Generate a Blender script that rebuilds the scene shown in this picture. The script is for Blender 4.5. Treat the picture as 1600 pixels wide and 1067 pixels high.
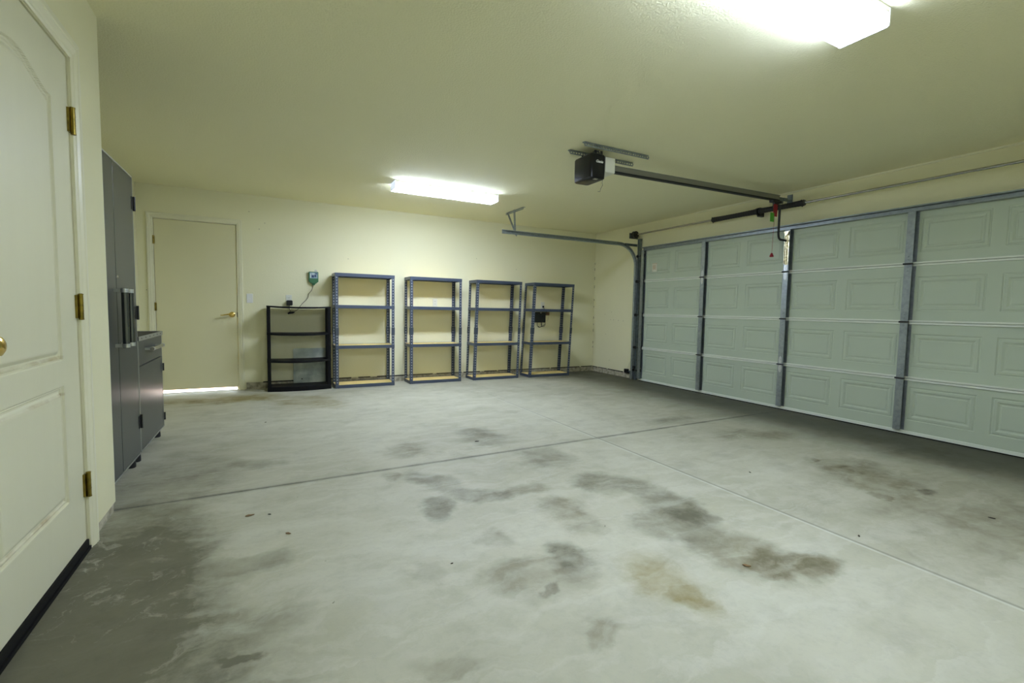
import bpy, bmesh, math, random
from mathutils import Vector, Matrix
R = math.radians
random.seed(7)
C = bpy.context.scene.collection
for o in list(bpy.data.objects): bpy.data.objects.remove(o)

# ------------------------------------------------------------------ camera, world, sun, exposure
cam_d = bpy.data.cameras.new('camera'); cam = bpy.data.objects.new('camera', cam_d); C.objects.link(cam)
cam_d.sensor_fit = 'HORIZONTAL'; cam_d.sensor_width = 36.0; cam_d.lens = 733.14/1600*36
cam_d.clip_start = 0.03
M3 = Matrix(((0.886213, 0.014981, -0.463035), (-0.462909, 0.068505, -0.883755), (0.018481, 0.997538, 0.067644)))
cam.matrix_world = Matrix.Translation((0, 0, 1.07)) @ M3.to_4x4()
bpy.context.scene.camera = cam

sc = bpy.context.scene
sc.view_settings.view_transform = 'Standard'; sc.view_settings.look = 'None'
sc.view_settings.exposure = 3.0; sc.view_settings.gamma = 1.0
sc.view_settings.use_curve_mapping = False

world = bpy.data.worlds.new('sky'); sc.world = world; world.use_nodes = True
wn = world.node_tree; bg = wn.nodes['Background']
sky = wn.nodes.new('ShaderNodeTexSky'); sky.sky_type = 'NISHITA'; sky.sun_elevation = R(38); sky.sun_rotation = R(20); sky.sun_disc = False
wn.links.new(sky.outputs[0], bg.inputs[0]); bg.inputs[1].default_value = 0.16
sun_d = bpy.data.lights.new('sun', 'SUN'); sun_d.energy = 5; sun_d.angle = R(0.6); sun_d.color = (1, .86, .78)
sun = bpy.data.objects.new('sun', sun_d); C.objects.link(sun); sun.location = (-2, 12, 6)
sun.rotation_euler = (R(-52), 0, R(-12))
LAMP = 9.5          # strength of the two fluorescent lamps

# ------------------------------------------------------------------ materials
def mat(name, col, rough=.6, metal=0, spec=.5, bump=None, var=None, bscale=(1,1,1)):
    """bump=(scale, strength, distance); var=(scale, amount, colour2)"""
    m = bpy.data.materials.new(name); m.use_nodes = True; nt = m.node_tree
    b = nt.nodes['Principled BSDF']
    b.inputs['Base Color'].default_value = (*col, 1); b.inputs['Roughness'].default_value = rough
    b.inputs['Metallic'].default_value = metal; b.inputs['Specular IOR Level'].default_value = spec
    tc = nt.nodes.new('ShaderNodeTexCoord'); mp = nt.nodes.new('ShaderNodeMapping')
    mp.inputs['Scale'].default_value = bscale
    nt.links.new(tc.outputs['Object'], mp.inputs[0])
    if bump:
        n = nt.nodes.new('ShaderNodeTexNoise'); n.inputs['Scale'].default_value = bump[0]; n.inputs['Detail'].default_value = 4
        bp = nt.nodes.new('ShaderNodeBump'); bp.inputs['Strength'].default_value = bump[1]; bp.inputs['Distance'].default_value = bump[2]
        nt.links.new(mp.outputs[0], n.inputs['Vector']); nt.links.new(n.outputs[0], bp.inputs['Height']); nt.links.new(bp.outputs[0], b.inputs['Normal'])
    if var:
        n2 = nt.nodes.new('ShaderNodeTexNoise'); n2.inputs['Scale'].default_value = var[0]; n2.inputs['Detail'].default_value = 6
        rp = nt.nodes.new('ShaderNodeMapRange'); rp.inputs[1].default_value = .38; rp.inputs[2].default_value = .68
        rp.inputs[3].default_value = 0; rp.inputs[4].default_value = var[1]
        mx = nt.nodes.new('ShaderNodeMix'); mx.data_type = 'RGBA'
        mx.inputs[6].default_value = (*col, 1); mx.inputs[7].default_value = (*var[2], 1)
        nt.links.new(mp.outputs[0], n2.inputs['Vector']); nt.links.new(n2.outputs[0], rp.inputs[0]); nt.links.new(rp.outputs[0], mx.inputs[0])
        nt.links.new(mx.outputs[2], b.inputs['Base Color'])
    return m

def glow(name, col, strength):
    m = mat(name, (.85, .85, .85), .4); b = m.node_tree.nodes['Principled BSDF']
    b.inputs['Emission Color'].default_value = (*col, 1); b.inputs['Emission Strength'].default_value = strength
    return m

PAINT = (.82, .79, .53)
M = {}
M['wall'] = mat('wall_paint', PAINT, .75, spec=.25, bump=(55, .25, .004), var=(1.3, .25, (.78, .75, .49)))
M['ceiling'] = mat('ceiling_paint', (.87, .84, .57), .85, spec=.2, bump=(95, .65, .006), var=(.9, .3, (.84, .81, .54)))
M['trim'] = mat('trim_paint', (.80, .775, .55), .38, spec=.5, bump=(30, .05, .002))
M['stem'] = mat('bare_concrete_curb', (.56, .52, .38), .95, bump=(60, .9, .01), var=(22, .8, (.24, .21, .14)))
M['gap'] = mat('dark_gap', (.02, .018, .012), .9)
M['door'] = mat('door_paint', (.75, .73, .525), .40, spec=.5, bump=(40, .22, .0012), bscale=(1, 6, .45), var=(3, .18, (.70, .675, .47)))
M['flush_door'] = mat('flush_door_paint', (.74, .70, .44), .6, bump=(30, .12, .002), var=(1.5, .3, (.69, .65, .40)))
M['brass'] = mat('aged_brass', (.33, .25, .055), .30, 1, var=(40, .7, (.10, .075, .02)))
M['brass_bright'] = mat('polished_brass', (.72, .52, .16), .18, 1)
M['rubber'] = mat('black_rubber', (.010, .010, .009), .7, spec=.15)
M['cab'] = mat('charcoal_laminate', (.066, .071, .070), .30, spec=.35, bump=(14, .05, .002), bscale=(1, 1, 9))
M['cab_edge'] = mat('aluminium_edging', (.55, .57, .55), .38, .85)
M['steel'] = mat('brushed_steel', (.50, .50, .50), .25, 1)
M['tube_steel'] = mat('dark_tube_steel', (.13, .14, .14), .25, 1)
M['dark_metal'] = mat('dark_metal', (.05, .05, .05), .4, .8)
M['galv'] = mat('galvanised_steel', (.36, .40, .41), .42, .8, var=(30, .7, (.24, .28, .29)))
M['galv_light'] = mat('zinc_plated_steel', (.66, .69, .69), .3, .75, var=(60, .5, (.45, .48, .5)))
M['galv_old'] = mat('dull_galvanised_steel', (.20, .24, .24), .5, .7, var=(18, .8, (.11, .135, .13)))
M['garage'] = mat('garage_door_enamel', (.50, .57, .445), .40, spec=.4, bump=(60, .18, .002), bscale=(1, .5, 4), var=(2, .3, (.47, .54, .415)))
M['garage_lip'] = mat('pale_enamelled_lip', (.76, .80, .70), .32, spec=.4)
M['black_plastic'] = mat('black_plastic', (.008, .008, .009), .28, spec=.4)
M['black_matt'] = mat('matt_black', (.012, .012, .014), .6)
M['shelf_black'] = mat('black_resin_shelf', (.006, .006, .006), .55, spec=.16)
M['board'] = mat('particle_board', (.88, .68, .27), .7, bump=(90, .3, .002), var=(70, .6, (.76, .56, .20)))
M['white_plastic'] = mat('white_plastic', (.78, .78, .74), .35)
M['cream_plastic'] = mat('cream_translucent_plastic', (.72, .72, .60), .45)
M['green_plastic'] = mat('green_plastic', (.035, .16, .06), .4)
M['face_plate'] = mat('pale_blue_face_plate', (.24, .34, .38), .4)
M['navy'] = mat('navy_ink', (.03, .05, .14), .5)
M['paper'] = mat('paper_label', (.74, .74, .62), .7)
M['brown_ink'] = mat('brown_ink', (.30, .17, .07), .7)
M['orange_ink'] = mat('orange_ink', (.5, .33, .16), .7)
M['red'] = mat('red_plastic', (.30, .012, .02), .45)
M['green_tag'] = mat('green_card', (.08, .40, .03), .6)
M['sheet'] = mat('zinc_sheet', (.27, .31, .28), .45, .45, var=(7, .95, (.52, .56, .50)), bump=(12, .2, .003))
M['beige_plastic'] = mat('beige_plastic', (.60, .58, .48), .45)
M['brown_plastic'] = mat('brown_box', (.16, .09, .055), .6)
M['leaf'] = mat('dry_leaf', (.20, .12, .05), .8)
M['grit'] = mat('dark_grit', (.04, .033, .02), .9)
M['lens'] = glow('glowing_prismatic_lens', (.79, .905, 1.19), LAMP)
M['lens_side'] = glow('glowing_lens_side', (.79, .905, 1.19), LAMP*.42)
M['lens_near'] = glow('near_glowing_lens', (.79, .905, 1.19), LAMP*.84)  # near lamp's lens, turned down to balance the far lamp
M['lens_near_side'] = glow('near_glowing_lens_side', (.79, .905, 1.19), LAMP*.38)
M['cap'] = glow('lamp_end_cap', (.79, .905, 1.19), .07)
M['outside'] = mat('sunlit_paving', (.78, .50, .44), .9)

# slotted steel of the shelving: rows of small pale punched dots along the posts
def slotted(name, col):
    m = mat(name, col, .38, .25, spec=.5); nt = m.node_tree; b = nt.nodes['Principled BSDF']
    tc = nt.nodes.new('ShaderNodeTexCoord'); sp = nt.nodes.new('ShaderNodeSeparateXYZ'); nt.links.new(tc.outputs['UV'], sp.inputs[0])
    def op(o, a, bb=None, v=None):
        n = nt.nodes.new('ShaderNodeMath'); n.operation = o
        nt.links.new(a, n.inputs[0])
        if bb is not None: nt.links.new(bb, n.inputs[1])
        if v is not None: n.inputs[1].default_value = v
        return n.outputs[0]
    fz = op('PINGPONG', sp.outputs[1], v=.019)
    u = op('SUBTRACT', sp.outputs[0], v=.5)
    a = op('POWER', op('MULTIPLY', u, v=.040), v=2); c = op('POWER', fz, v=2)
    d = op('SQRT', op('ADD', a, c)); k = op('LESS_THAN', d, v=.0058)
    mx = nt.nodes.new('ShaderNodeMix'); mx.data_type = 'RGBA'; mx.inputs[6].default_value = (*col, 1); mx.inputs[7].default_value = (.62, .65, .64, 1)
    nt.links.new(k, mx.inputs[0]); nt.links.new(mx.outputs[2], b.inputs['Base Color'])
    return m
SLATE = (.068, .086, .125)
M['slate'] = mat('slate_blue_steel', SLATE, .38, .25)
M['slate_post'] = slotted('slotted_slate_blue_steel', SLATE)
M['splice'] = mat('dark_splice', (.055, .07, .09), .45, .3)

# ------------------------------------------------------------------ concrete floor material
STAINS_AND_SHADE = [  # x, y, semi-axis a, semi-axis b, angle of a, strength, tint index
(1.60,3.56,.324,.180,102,.38,0),(0.92,3.41,.206,.141,43,.34,1),(0.68,2.91,.088,.072,114,.38,1),(0.90,2.74,.246,.110,108,.36,0),
(0.81,2.34,.139,.084,75,.46,0),(1.08,2.43,.222,.085,155,.36,0),(1.37,2.37,.155,.094,177,.38,1),(1.79,2.83,.295,.185,71,.34,0),
(1.86,2.27,.196,.147,143,.46,0),(1.99,1.89,.289,.150,73,.40,0),(2.01,1.68,.108,.089,63,.34,0),(1.88,1.32,.227,.184,68,.42,1),
(1.87,1.19,.118,.094,171,.38,1),(2.05,1.09,.125,.083,20,.52,1),(1.80,1.63,.215,.161,106,.34,0),(1.40,2.04,.146,.124,26,.36,1),
(1.41,1.85,.128,.101,177,.26,1),(0.95,1.91,.084,.080,160,.38,1),(1.16,1.63,.143,.099,68,.52,0),(0.96,1.56,.208,.137,158,.36,1),
(0.99,1.46,.060,.028,11,.45,0),(1.39,1.32,.197,.124,94,.46,2),(1.41,1.16,.104,.081,85,.3,2),(0.99,1.18,.099,.062,162,.34,1),
(0.57,1.77,.079,.063,137,.2,1),(0.49,1.28,.117,.047,153,.22,1),(-.45,2.31,.275,.175,99,.40,0),(-.57,2.04,.340,.165,105,.46,0),
(-.04,2.15,.143,.076,166,.28,0),(-.09,1.56,.068,.023,167,.4,0),(-.11,3.54,.191,.114,167,.22,1),
(3.50,1.58,.317,.233,58,.34,1),(3.61,1.31,.073,.041,15,.5,0),(3.20,1.39,.051,.032,16,.45,1),(3.63,1.96,.067,.033,7,.4,1),
(3.81,2.67,.375,.165,165,.34,1),(3.65,1.81,.237,.200,157,.28,1),(3.62,3.34,.417,.130,0,.34,0),(4.62,1.75,.80,.36,84,.35,1),(4.3,6.35,.8,.35,0,.35,1),(-.62,6.12,.62,.26,0,.62,2),(-.10,6.15,.30,.24,0,.5,2),(0.36,5.72,.30,.34,0,.36,2),(0.60,5.45,.16,.22,0,.25,2),
(-.50,3.40,.30,.55,0,.3,0),(-.45,1.5,.50,.6,0,.80,0),(-.55,2.1,.34,.75,0,.72,0),(3.4,.9,.9,.9,0,.30,1)]  # last broad ellipse: dimmer light on the right foreground, painted into the floor colour
TINTS = [(.29,.28,.235), (.32,.285,.195), (.50,.42,.20)]
def floor_material():
    m = bpy.data.materials.new('stained_concrete'); m.use_nodes = True; nt = m.node_tree; L = nt.links.new
    b = nt.nodes['Principled BSDF']; N = nt.nodes.new
    tc = N('ShaderNodeTexCoord'); P = tc.outputs['Object']
    def noise(scale, detail=5, rough=.55, vec=None, dist=0):
        n = N('ShaderNodeTexNoise'); n.inputs['Scale'].default_value = scale; n.inputs['Detail'].default_value = detail
        n.inputs['Roughness'].default_value = rough; n.inputs['Distortion'].default_value = dist; L(vec or P, n.inputs['Vector']); return n
    def mr(x, a, bb, c, d, smooth=False):
        n = N('ShaderNodeMapRange'); L(x, n.inputs[0])
        if smooth: n.interpolation_type = 'SMOOTHSTEP'
        for i, v in enumerate((a, bb, c, d)): n.inputs[i+1].default_value = v
        return n.outputs[0]
    def math_(o, x, y):
        n = N('ShaderNodeMath'); n.operation = o
        for i, v in enumerate((x, y)):
            if isinstance(v, (int, float)): n.inputs[i].default_value = v
            else: L(v, n.inputs[i])
        return n.outputs[0]
    def mix(fac, a, c, blend='MIX'):
        n = N('ShaderNodeMix'); n.data_type = 'RGBA'; n.blend_type = blend
        for i, v in ((0, fac), (6, a), (7, c)):
            if isinstance(v, tuple): n.inputs[i].default_value = (*v, 1)
            elif isinstance(v, (int, float)): n.inputs[i].default_value = v
            else: L(v, n.inputs[i])
        return n.outputs[2]
    # warped coordinate
    wn_ = noise(3.2, 5, .6)
    sub = N('ShaderNodeVectorMath'); sub.operation = 'SUBTRACT'; L(wn_.outputs['Color'], sub.inputs[0]); sub.inputs[1].default_value = (.5, .5, .5)
    scl = N('ShaderNodeVectorMath'); scl.operation = 'SCALE'; L(sub.outputs[0], scl.inputs[0]); scl.inputs['Scale'].default_value = .34
    add = N('ShaderNodeVectorMath'); add.operation = 'ADD'; L(P, add.inputs[0]); L(scl.outputs[0], add.inputs[1])
    flat = N('ShaderNodeVectorMath'); flat.operation = 'MULTIPLY'; L(add.outputs[0], flat.inputs[0]); flat.inputs[1].default_value = (1, 1, 0)
    W = flat.outputs[0]
    big = noise(.9, 6, .6); mid = noise(4.5, 8, .65); fine = noise(38, 6, .7)
    mp = N('ShaderNodeMapping'); mp.inputs['Rotation'].default_value = (0, 0, R(-25)); mp.inputs['Scale'].default_value = (1, 4.5, 1); L(W, mp.inputs[0])
    swirl = noise(1.7, 7, .6, mp.outputs[0], 1.2)
    col = mix(mr(big.outputs[0], .35, .7, 0, 1), (.50, .49, .37), (.37, .36, .255))
    col = mix(mr(swirl.outputs[0], .45, .62, 0, .38), col, (.57, .565, .46))
    col = mix(mr(mid.outputs[0], .50, .72, 0, .42), col, (.30, .29, .21))
    col = mix(mr(fine.outputs[0], .50, .8, 0, .30), col, (.30, .30, .25))
    tex = math_('MULTIPLY', mr(mid.outputs[0], .30, .66, .55, 1.25), mr(swirl.outputs[0], .30, .65, 1.15, .70))
    sums = {}
    for (x, y, a, bb, ang, s, t) in STAINS_AND_SHADE:
        mpn = N('ShaderNodeMapping'); mpn.vector_type = 'TEXTURE'
        mpn.inputs['Location'].default_value = (x, y, 0); mpn.inputs['Rotation'].default_value = (0, 0, R(ang)); mpn.inputs['Scale'].default_value = (a*1.25, bb*1.25, 1)
        L(W, mpn.inputs[0])
        ln = N('ShaderNodeVectorMath'); ln.operation = 'LENGTH'; L(mpn.outputs[0], ln.inputs[0])
        soft = .48 if a < .4 else .05
        k = mr(ln.outputs['Value'], 1.12, soft, 0, min(.9, s*1.12), True)
        sums[t] = k if t not in sums else math_('ADD', math_('MULTIPLY', sums[t], math_('SUBTRACT', 1, math_('MULTIPLY', k, .6))), k)
    for t, k in sums.items():
        col = mix(math_('MINIMUM', math_('MULTIPLY', math_('MULTIPLY', k, tex), 1.35), .95), col, mix(1.0, col, TINTS[t], 'MULTIPLY'))
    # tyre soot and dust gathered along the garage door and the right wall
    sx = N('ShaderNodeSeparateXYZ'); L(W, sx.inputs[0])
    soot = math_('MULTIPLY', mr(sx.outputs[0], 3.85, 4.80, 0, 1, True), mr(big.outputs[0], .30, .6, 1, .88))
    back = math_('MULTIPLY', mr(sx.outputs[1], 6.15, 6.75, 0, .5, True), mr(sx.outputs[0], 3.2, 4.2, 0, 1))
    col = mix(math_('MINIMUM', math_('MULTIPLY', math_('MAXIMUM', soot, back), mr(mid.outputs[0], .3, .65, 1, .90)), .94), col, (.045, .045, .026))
    # pale scuffs and worn finish near the house door
    sep = N('ShaderNodeSeparateXYZ'); L(P, sep.inputs[0]); X, Y = sep.outputs[0], sep.outputs[1]
    sc1 = math_('MULTIPLY', mr(X, -.72, .15, 1, 0), mr(noise(5.5, 8, .7, W, 1.5).outputs[0], .56, .66, 0, .5))
    col = mix(math_('MULTIPLY', sc1, mr(Y, 3.3, 2.6, 0, 1)), col, (.58, .57, .46))
    # pale filled control joint running towards the back wall
    ds = math_('ABSOLUTE', math_('SUBTRACT', X, 2.452), 0)
    fade = mr(Y, 5.6, 3.0, .15, 1)
    side = math_('ABSOLUTE', math_('SUBTRACT', X, 2.468), 0)
    col = mix(math_('MULTIPLY', mr(side, .014, .004, 0, .55), fade), col, (.16, .16, .12))
    col = mix(math_('MULTIPLY', math_('MULTIPLY', mr(ds, .0105, .006, 0, .75), mr(mid.outputs[0], .35, .62, 1, .45)), fade), col, (.60, .61, .52))
    # grime either side of the cross joint
    yj = math_('SUBTRACT', Y, math_('ADD', math_('MULTIPLY', X, .0290), 3.05))
    gj = math_('MULTIPLY', mr(math_('ABSOLUTE', yj, 0), .032, .004, 0, .75), mr(mid.outputs[0], .3, .6, .35, 1))
    col = mix(gj, col, (.15, .15, .12))
    # tiny specks
    vo = N('ShaderNodeTexVoronoi'); vo.inputs['Scale'].default_value = 5.5; vo.inputs['Randomness'].default_value = 1; L(W, vo.inputs['Vector'])
    col = mix(mr(vo.outputs['Distance'], .030, .018, 0, .8), col, (.09, .08, .055))
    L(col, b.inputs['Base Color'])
    L(mr(mid.outputs[0], .3, .7, .50, .72), b.inputs['Roughness']); b.inputs['Specular IOR Level'].default_value = .38
    bp = N('ShaderNodeBump'); bp.inputs['Strength'].default_value = .25; bp.inputs['Distance'].default_value = .003
    L(fine.outputs[0], bp.inputs['Height']); L(bp.outputs[0], b.inputs['Normal'])
    return m
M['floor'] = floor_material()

# ------------------------------------------------------------------ mesh helpers
class MB:
    def __init__(s): s.v = []; s.f = []; s.uv = None
    def add(s, vs, fs):
        n = len(s.v); s.v += [tuple(v) for v in vs]; s.f += [tuple(i+n for i in f) for f in fs]; return s
    def box(s, x0, x1, y0, y1, z0, z1):
        vs = [(x, y, z) for x in (x0, x1) for y in (y0, y1) for z in (z0, z1)]
        return s.add(vs, [(0,1,3,2), (4,6,7,5), (0,4,5,1), (2,3,7,6), (0,2,6,4), (1,5,7,3)])
    def tube(s, pts, r, n=10, cap=True):
        pts = [Vector(p) for p in pts]; rs = r if isinstance(r, (list, tuple)) else [r]*len(pts)
        rings = []; up = None
        for i, p in enumerate(pts):
            d = (pts[min(i+1, len(pts)-1)] - pts[max(i-1, 0)]).normalized()
            if up is None:
                up = Vector((0, 0, 1)) if abs(d.z) < .9 else Vector((1, 0, 0))
            a = d.cross(up).normalized(); up = a.cross(d).normalized(); bb = up
            rings.append([p + a*math.cos(t)*rs[i] + bb*math.sin(t)*rs[i] for t in [2*math.pi*k/n for k in range(n)]])
        vs = [v for ring in rings for v in ring]; fs = []
        for i in range(len(pts)-1):
            for k in range(n):
                a0, a1 = i*n+k, i*n+(k+1) % n
                fs.append((a0, a0+n, a1+n, a1))
        if cap: fs += [tuple(range(n)), tuple(reversed([len(vs)-n+k for k in range(n)]))]
        return s.add(vs, fs)
    def prism(s, poly, axis, a0, a1):
        """poly: 2-D points in the two other axes (order x,y,z without axis)"""
        def P(u, v, w): return {'x': (w, u, v), 'y': (u, w, v), 'z': (u, v, w)}[axis]
        n = len(poly); vs = [P(u, v, a0) for u, v in poly] + [P(u, v, a1) for u, v in poly]
        fs = [(i, (i+1) % n, (i+1) % n + n, i+n) for i in range(n)] + [tuple(reversed(range(n))), tuple(range(n, 2*n))]
        return s.add(vs, fs)
    def sweep(s, path, prof):
        """path: list of (origin, axisU, axisV); prof: closed 2-D polygon"""
        n = len(prof); vs = []
        for o, u, v in path:
            o, u, v = Vector(o), Vector(u), Vector(v)
            vs += [o + u*a + v*b for a, b in prof]
        fs = []
        for i in range(len(path)-1):
            for k in range(n):
                a0, a1 = i*n+k, i*n+(k+1) % n
                fs.append((a0, a1, a1+n, a0+n))
        fs += [tuple(reversed(range(n))), tuple((len(path)-1)*n+k for k in range(n))]
        return s.add(vs, fs)
    def lathe(s, prof, center, axis='z', n=24):
        vs = []; fs = []
        for r, h in prof:
            for k in range(n):
                t = 2*math.pi*k/n; a, b = r*math.cos(t), r*math.sin(t)
                c = Vector({'z': (a, b, h), 'x': (h, a, b), 'y': (a, h, b)}[axis]) + Vector(center); vs.append(c)
        for i in range(len(prof)-1):
            for k in range(n):
                a0, a1 = i*n+k, i*n+(k+1) % n
                fs.append((a0, a1, a1+n, a0+n))
        fs += [tuple(reversed(range(n))), tuple((len(prof)-1)*n+k for k in range(n))]
        return s.add(vs, fs)
    def build(s, name, material, parent=None, smooth=False, bevel=0, kind=None):
        me = bpy.data.meshes.new(name)
        off = Vector(parent.location) if parent is not None else Vector((0, 0, 0))
        pp = parent
        while pp is not None and pp.parent is not None: pp = pp.parent; off += Vector(pp.location)
        me.from_pydata([Vector(v) - off for v in s.v], [], s.f)
        bm = bmesh.new(); bm.from_mesh(me); bmesh.ops.recalc_face_normals(bm, faces=bm.faces); bm.to_mesh(me); bm.free()
        me.materials.append(material)
        o = bpy.data.objects.new(name, me); C.objects.link(o)
        if parent is not None: o.parent = parent
        if smooth:
            for p in me.polygons: p.use_smooth = True
            md = o.modifiers.new('edges', 'EDGE_SPLIT'); md.split_angle = R(38)
        if bevel:
            md = o.modifiers.new('bevel', 'BEVEL'); md.width = bevel; md.segments = 2; md.limit_method = 'ANGLE'; md.angle_limit = R(50)
        return o

def tag(o, label, cat, group=None, kind=None):
    o['label'] = label; o['category'] = cat
    if group: o['group'] = group
    if kind: o['kind'] = kind
    return o
def thing(name, loc, label, cat, group=None, kind=None):
    o = bpy.data.objects.new(name, None); C.objects.link(o); o.location = loc; o.empty_display_size = .1
    return tag(o, label, cat, group, kind)
def arc(cx, cy, r, a0, a1, n=10): return [(cx + r*math.cos(R(a0+(a1-a0)*i/n)), cy + r*math.sin(R(a0+(a1-a0)*i/n))) for i in range(n+1)]

# ------------------------------------------------------------------ dimensions of the room
XL, XR, XREC = -.70, 5.184, -1.295      # near left wall, garage-door wall, wall behind the cabinets
YB, YF, YC = 6.77, -.34, 3.013          # back wall, wall behind the camera, outer corner on the left
ZC = 2.43
ST = .092                                # height of the bare concrete curb

# ------------------------------------------------------------------ shell
def joint(x): return 3.05 + .0290*x
g = .0035
fl = MB()
def slab(poly):
    n = len(poly); vs = [(x, y, 0) for x, y in poly] + [(x, y, -.12) for x, y in poly]
    fl.add(vs, [tuple(range(n)), tuple(reversed(range(n, 2*n)))] + [(i, i+n, (i+1) % n+n, (i+1) % n) for i in range(n)])
x0f, x1f = XREC-.1, XR+.15
slab([(x0f, YF-.1), (x1f, YF-.1), (x1f, joint(x1f)-g), (x0f, joint(x0f)-g)])
slab([(x0f, joint(x0f)+g), (x1f, joint(x1f)+g), (x1f, YB+.10), (x0f, YB+.10)])
fl.box(x0f, x1f, YF-.1, YB+.10, -.125, -.012)
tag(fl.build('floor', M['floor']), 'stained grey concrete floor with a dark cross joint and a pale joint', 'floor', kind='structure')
tag(MB().box(XREC-.1, XR+.1, YF-.1, YB+.1, ZC, ZC+.1).build('ceiling', M['ceiling']), 'textured cream ceiling over the whole garage', 'ceiling', kind='structure')
# back wall with its door opening
DX0, DX1, DZ = -1.141, -.318, 2.047      # leaf of the side door
wb = MB(); a, bq, t = DX0-.012, DX1+.012, DZ+.012
wb.box(XREC-.1, a, YB, YB+.12, 0, ZC); wb.box(a, bq, YB, YB+.12, t, ZC); wb.box(bq, XR+.1, YB, YB+.12, ST, ZC)
wb.box(bq, XR+.1, YB+.012, YB+.12, 0, ST-.004)
tag(wb.build('wall_back', M['wall']), 'cream painted back wall behind the shelving and the side door', 'wall', kind='structure')
# garage-door wall with the big opening
GY0, GY1, GZ = 1.06, 5.42, 1.98
wr = MB()
wr.box(XR, XR+.14, GY1, YB+.1, ST, ZC); wr.box(XR+.012, XR+.14, GY1, YB+.1, 0, ST-.004)
wr.box(XR, XR+.14, GY0, GY1, GZ, ZC); wr.box(XR, XR+.14, YF-.1, GY0, 0, ZC)
tag(wr.build('wall_right', M['wall']), 'cream wall around and above the wide garage door', 'wall', kind='structure')
# left wall with the house door
NY0, NY1, NZ = 1.68, 2.59, 2.054
wl = MB()
wl.box(XL-.12, XL, NY1+.012, YC, ST-.04, ZC); wl.box(XL-.12, XL-.012, NY1+.012, YC-.012, 0, ST-.044)
wl.box(XL-.12, XL, NY0-.012, NY1+.012, NZ+.012, ZC); wl.box(XL-.12, XL, YF-.1, NY0-.012, 0, ZC)
wl.box(XREC, XL-.12, YC-.12, YC, 0, ZC)
tag(wl.build('wall_left', M['wall']), 'cream wall around the panelled house door ending at an outer corner', 'wall', kind='structure')
tag(MB().box(XREC-.1, XREC, YC-.12, YB+.1, 0, ZC).build('wall_recess', M['wall']), 'cream wall strip behind the dark cabinets', 'wall', kind='structure')
tag(MB().box(XL-.12, XR+.1, YF-.1, YF, 0, ZC).build('wall_front', M['wall']), 'cream wall opposite the back wall', 'wall', kind='structure')
# exposed curb below the drywall
tag(MB().box(bq+.07, XR, YB+.008, YB+.014, 0, ST-.008).build('trim_1', M['stem']), 'bare concrete curb under the back wall', 'curb', kind='structure')
tag(MB().box(XR+.006, XR+.013, 5.62, YB+.004, 0, ST-.008).build('trim_2', M['stem']), 'bare concrete curb under the wall left of the garage door', 'curb', kind='structure')
tag(MB().box(XL-.014, XL-.007, NY1+.09, YC-.004, 0, ST-.05).build('trim_3', M['stem']), 'bare concrete curb under the wall corner beside the house door', 'curb', kind='structure')
gp = MB(); rg = random.Random(5)
x = -.05
while x < XR-.02:
    w_ = rg.uniform(.15, .6); gp.box(x, min(x+w_, XR-.004), YB+.004, YB+.0075, ST-.012-rg.random()*.004, ST+.001); x += w_ + rg.uniform(.01, .10)
gp.build('gap_line', M['gap'], bpy.data.objects['trim_1'])
gp = MB(); y = 5.70
while y < YB-.02:
    w_ = rg.uniform(.15, .4); gp.box(XR+.002, XR+.0055, y, min(y+w_, YB-.004), ST-.012-rg.random()*.004, ST+.001); y += w_ + rg.uniform(.01, .06)
gp.build('gap_line', M['gap'], bpy.data.objects['trim_2'])
cv = MB(); pr = [(XR, ZC), (XR-.016, ZC)] + [(XR-.016+.004*i/4, ZC-.012*i/4) for i in range(1, 5)] + [(XR, ZC-.016)]
cv.prism([(x, z) for x, z in pr], 'y', YF, 4.6)
tag(cv.build('trim_4', M['trim']), 'thin pale caulked strip where the ceiling meets the garage door wall', 'trim', kind='structure')
# outside, seen only as the strip of daylight under the side door
tag(MB().box(-4, 3, YB+.12, YB+6, -.14, -.02).build('ground_outside', M['outside']), 'sunlit paving glimpsed under the back side door', 'paving', kind='structure')

# cracked caulk in the back right corner, nail marks, and the dark line under the drywall
rnd = random.Random(3)
wr_o, wb_o = bpy.data.objects['wall_right'], bpy.data.objects['wall_back']
ck = MB(); z = .42
while z < 2.05:
    h_ = rnd.uniform(.015, .06)
    if rnd.random() < .75: ck.box(XR-.004, XR+.002, YB-.006, YB+.002, z, z+h_)
    z += h_ + rnd.uniform(.02, .10)
ck.build('caulk_crack', mat('brown_crack', (.20, .17, .09), .9), wr_o)
nm = MB()
for x, z in ((-.173, 2.225), (-.064, 2.02), (.0, 2.10), (2.9, 1.85), (1.0, 1.72), (3.6, 1.72), (4.75, .35), (-1.22, 1.22)):
    nm.lathe([(.001, .0), (.005, -.0006), (.003, -.001)], (x, YB, z), 'y', 8)
nm.build('nail_mark', mat('nail_mark_grey', (.30, .28, .19), .8), wb_o)
nm = MB()
for y, z in ((6.45, 1.02), (6.30, .93), (6.22, .93), (6.10, .925), (5.98, .92), (6.28, 1.06), (6.42, .68), (6.30, .24)):
    nm.lathe([(.001, .0), (.006, -.0006), (.003, -.001)], (XR, y, z), 'x', 8)
nm.build('nail_mark', mat('nail_mark_brown', (.30, .27, .17), .8), wr_o)

# ------------------------------------------------------------------ door casings
def casing_profile(w, d):    # u across the casing from the opening outwards, v out of the wall
    return [(0, 0), (0, d*.45), (w*.10, d*.62), (w*.16, d*.62), (w*.20, d*.5), (w*.30, d*.72), (w*.55, d*.95), (w*.62, d*.80), (w*.70, d), (w*.94, d), (w, d*.85), (w, 0)]

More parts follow.
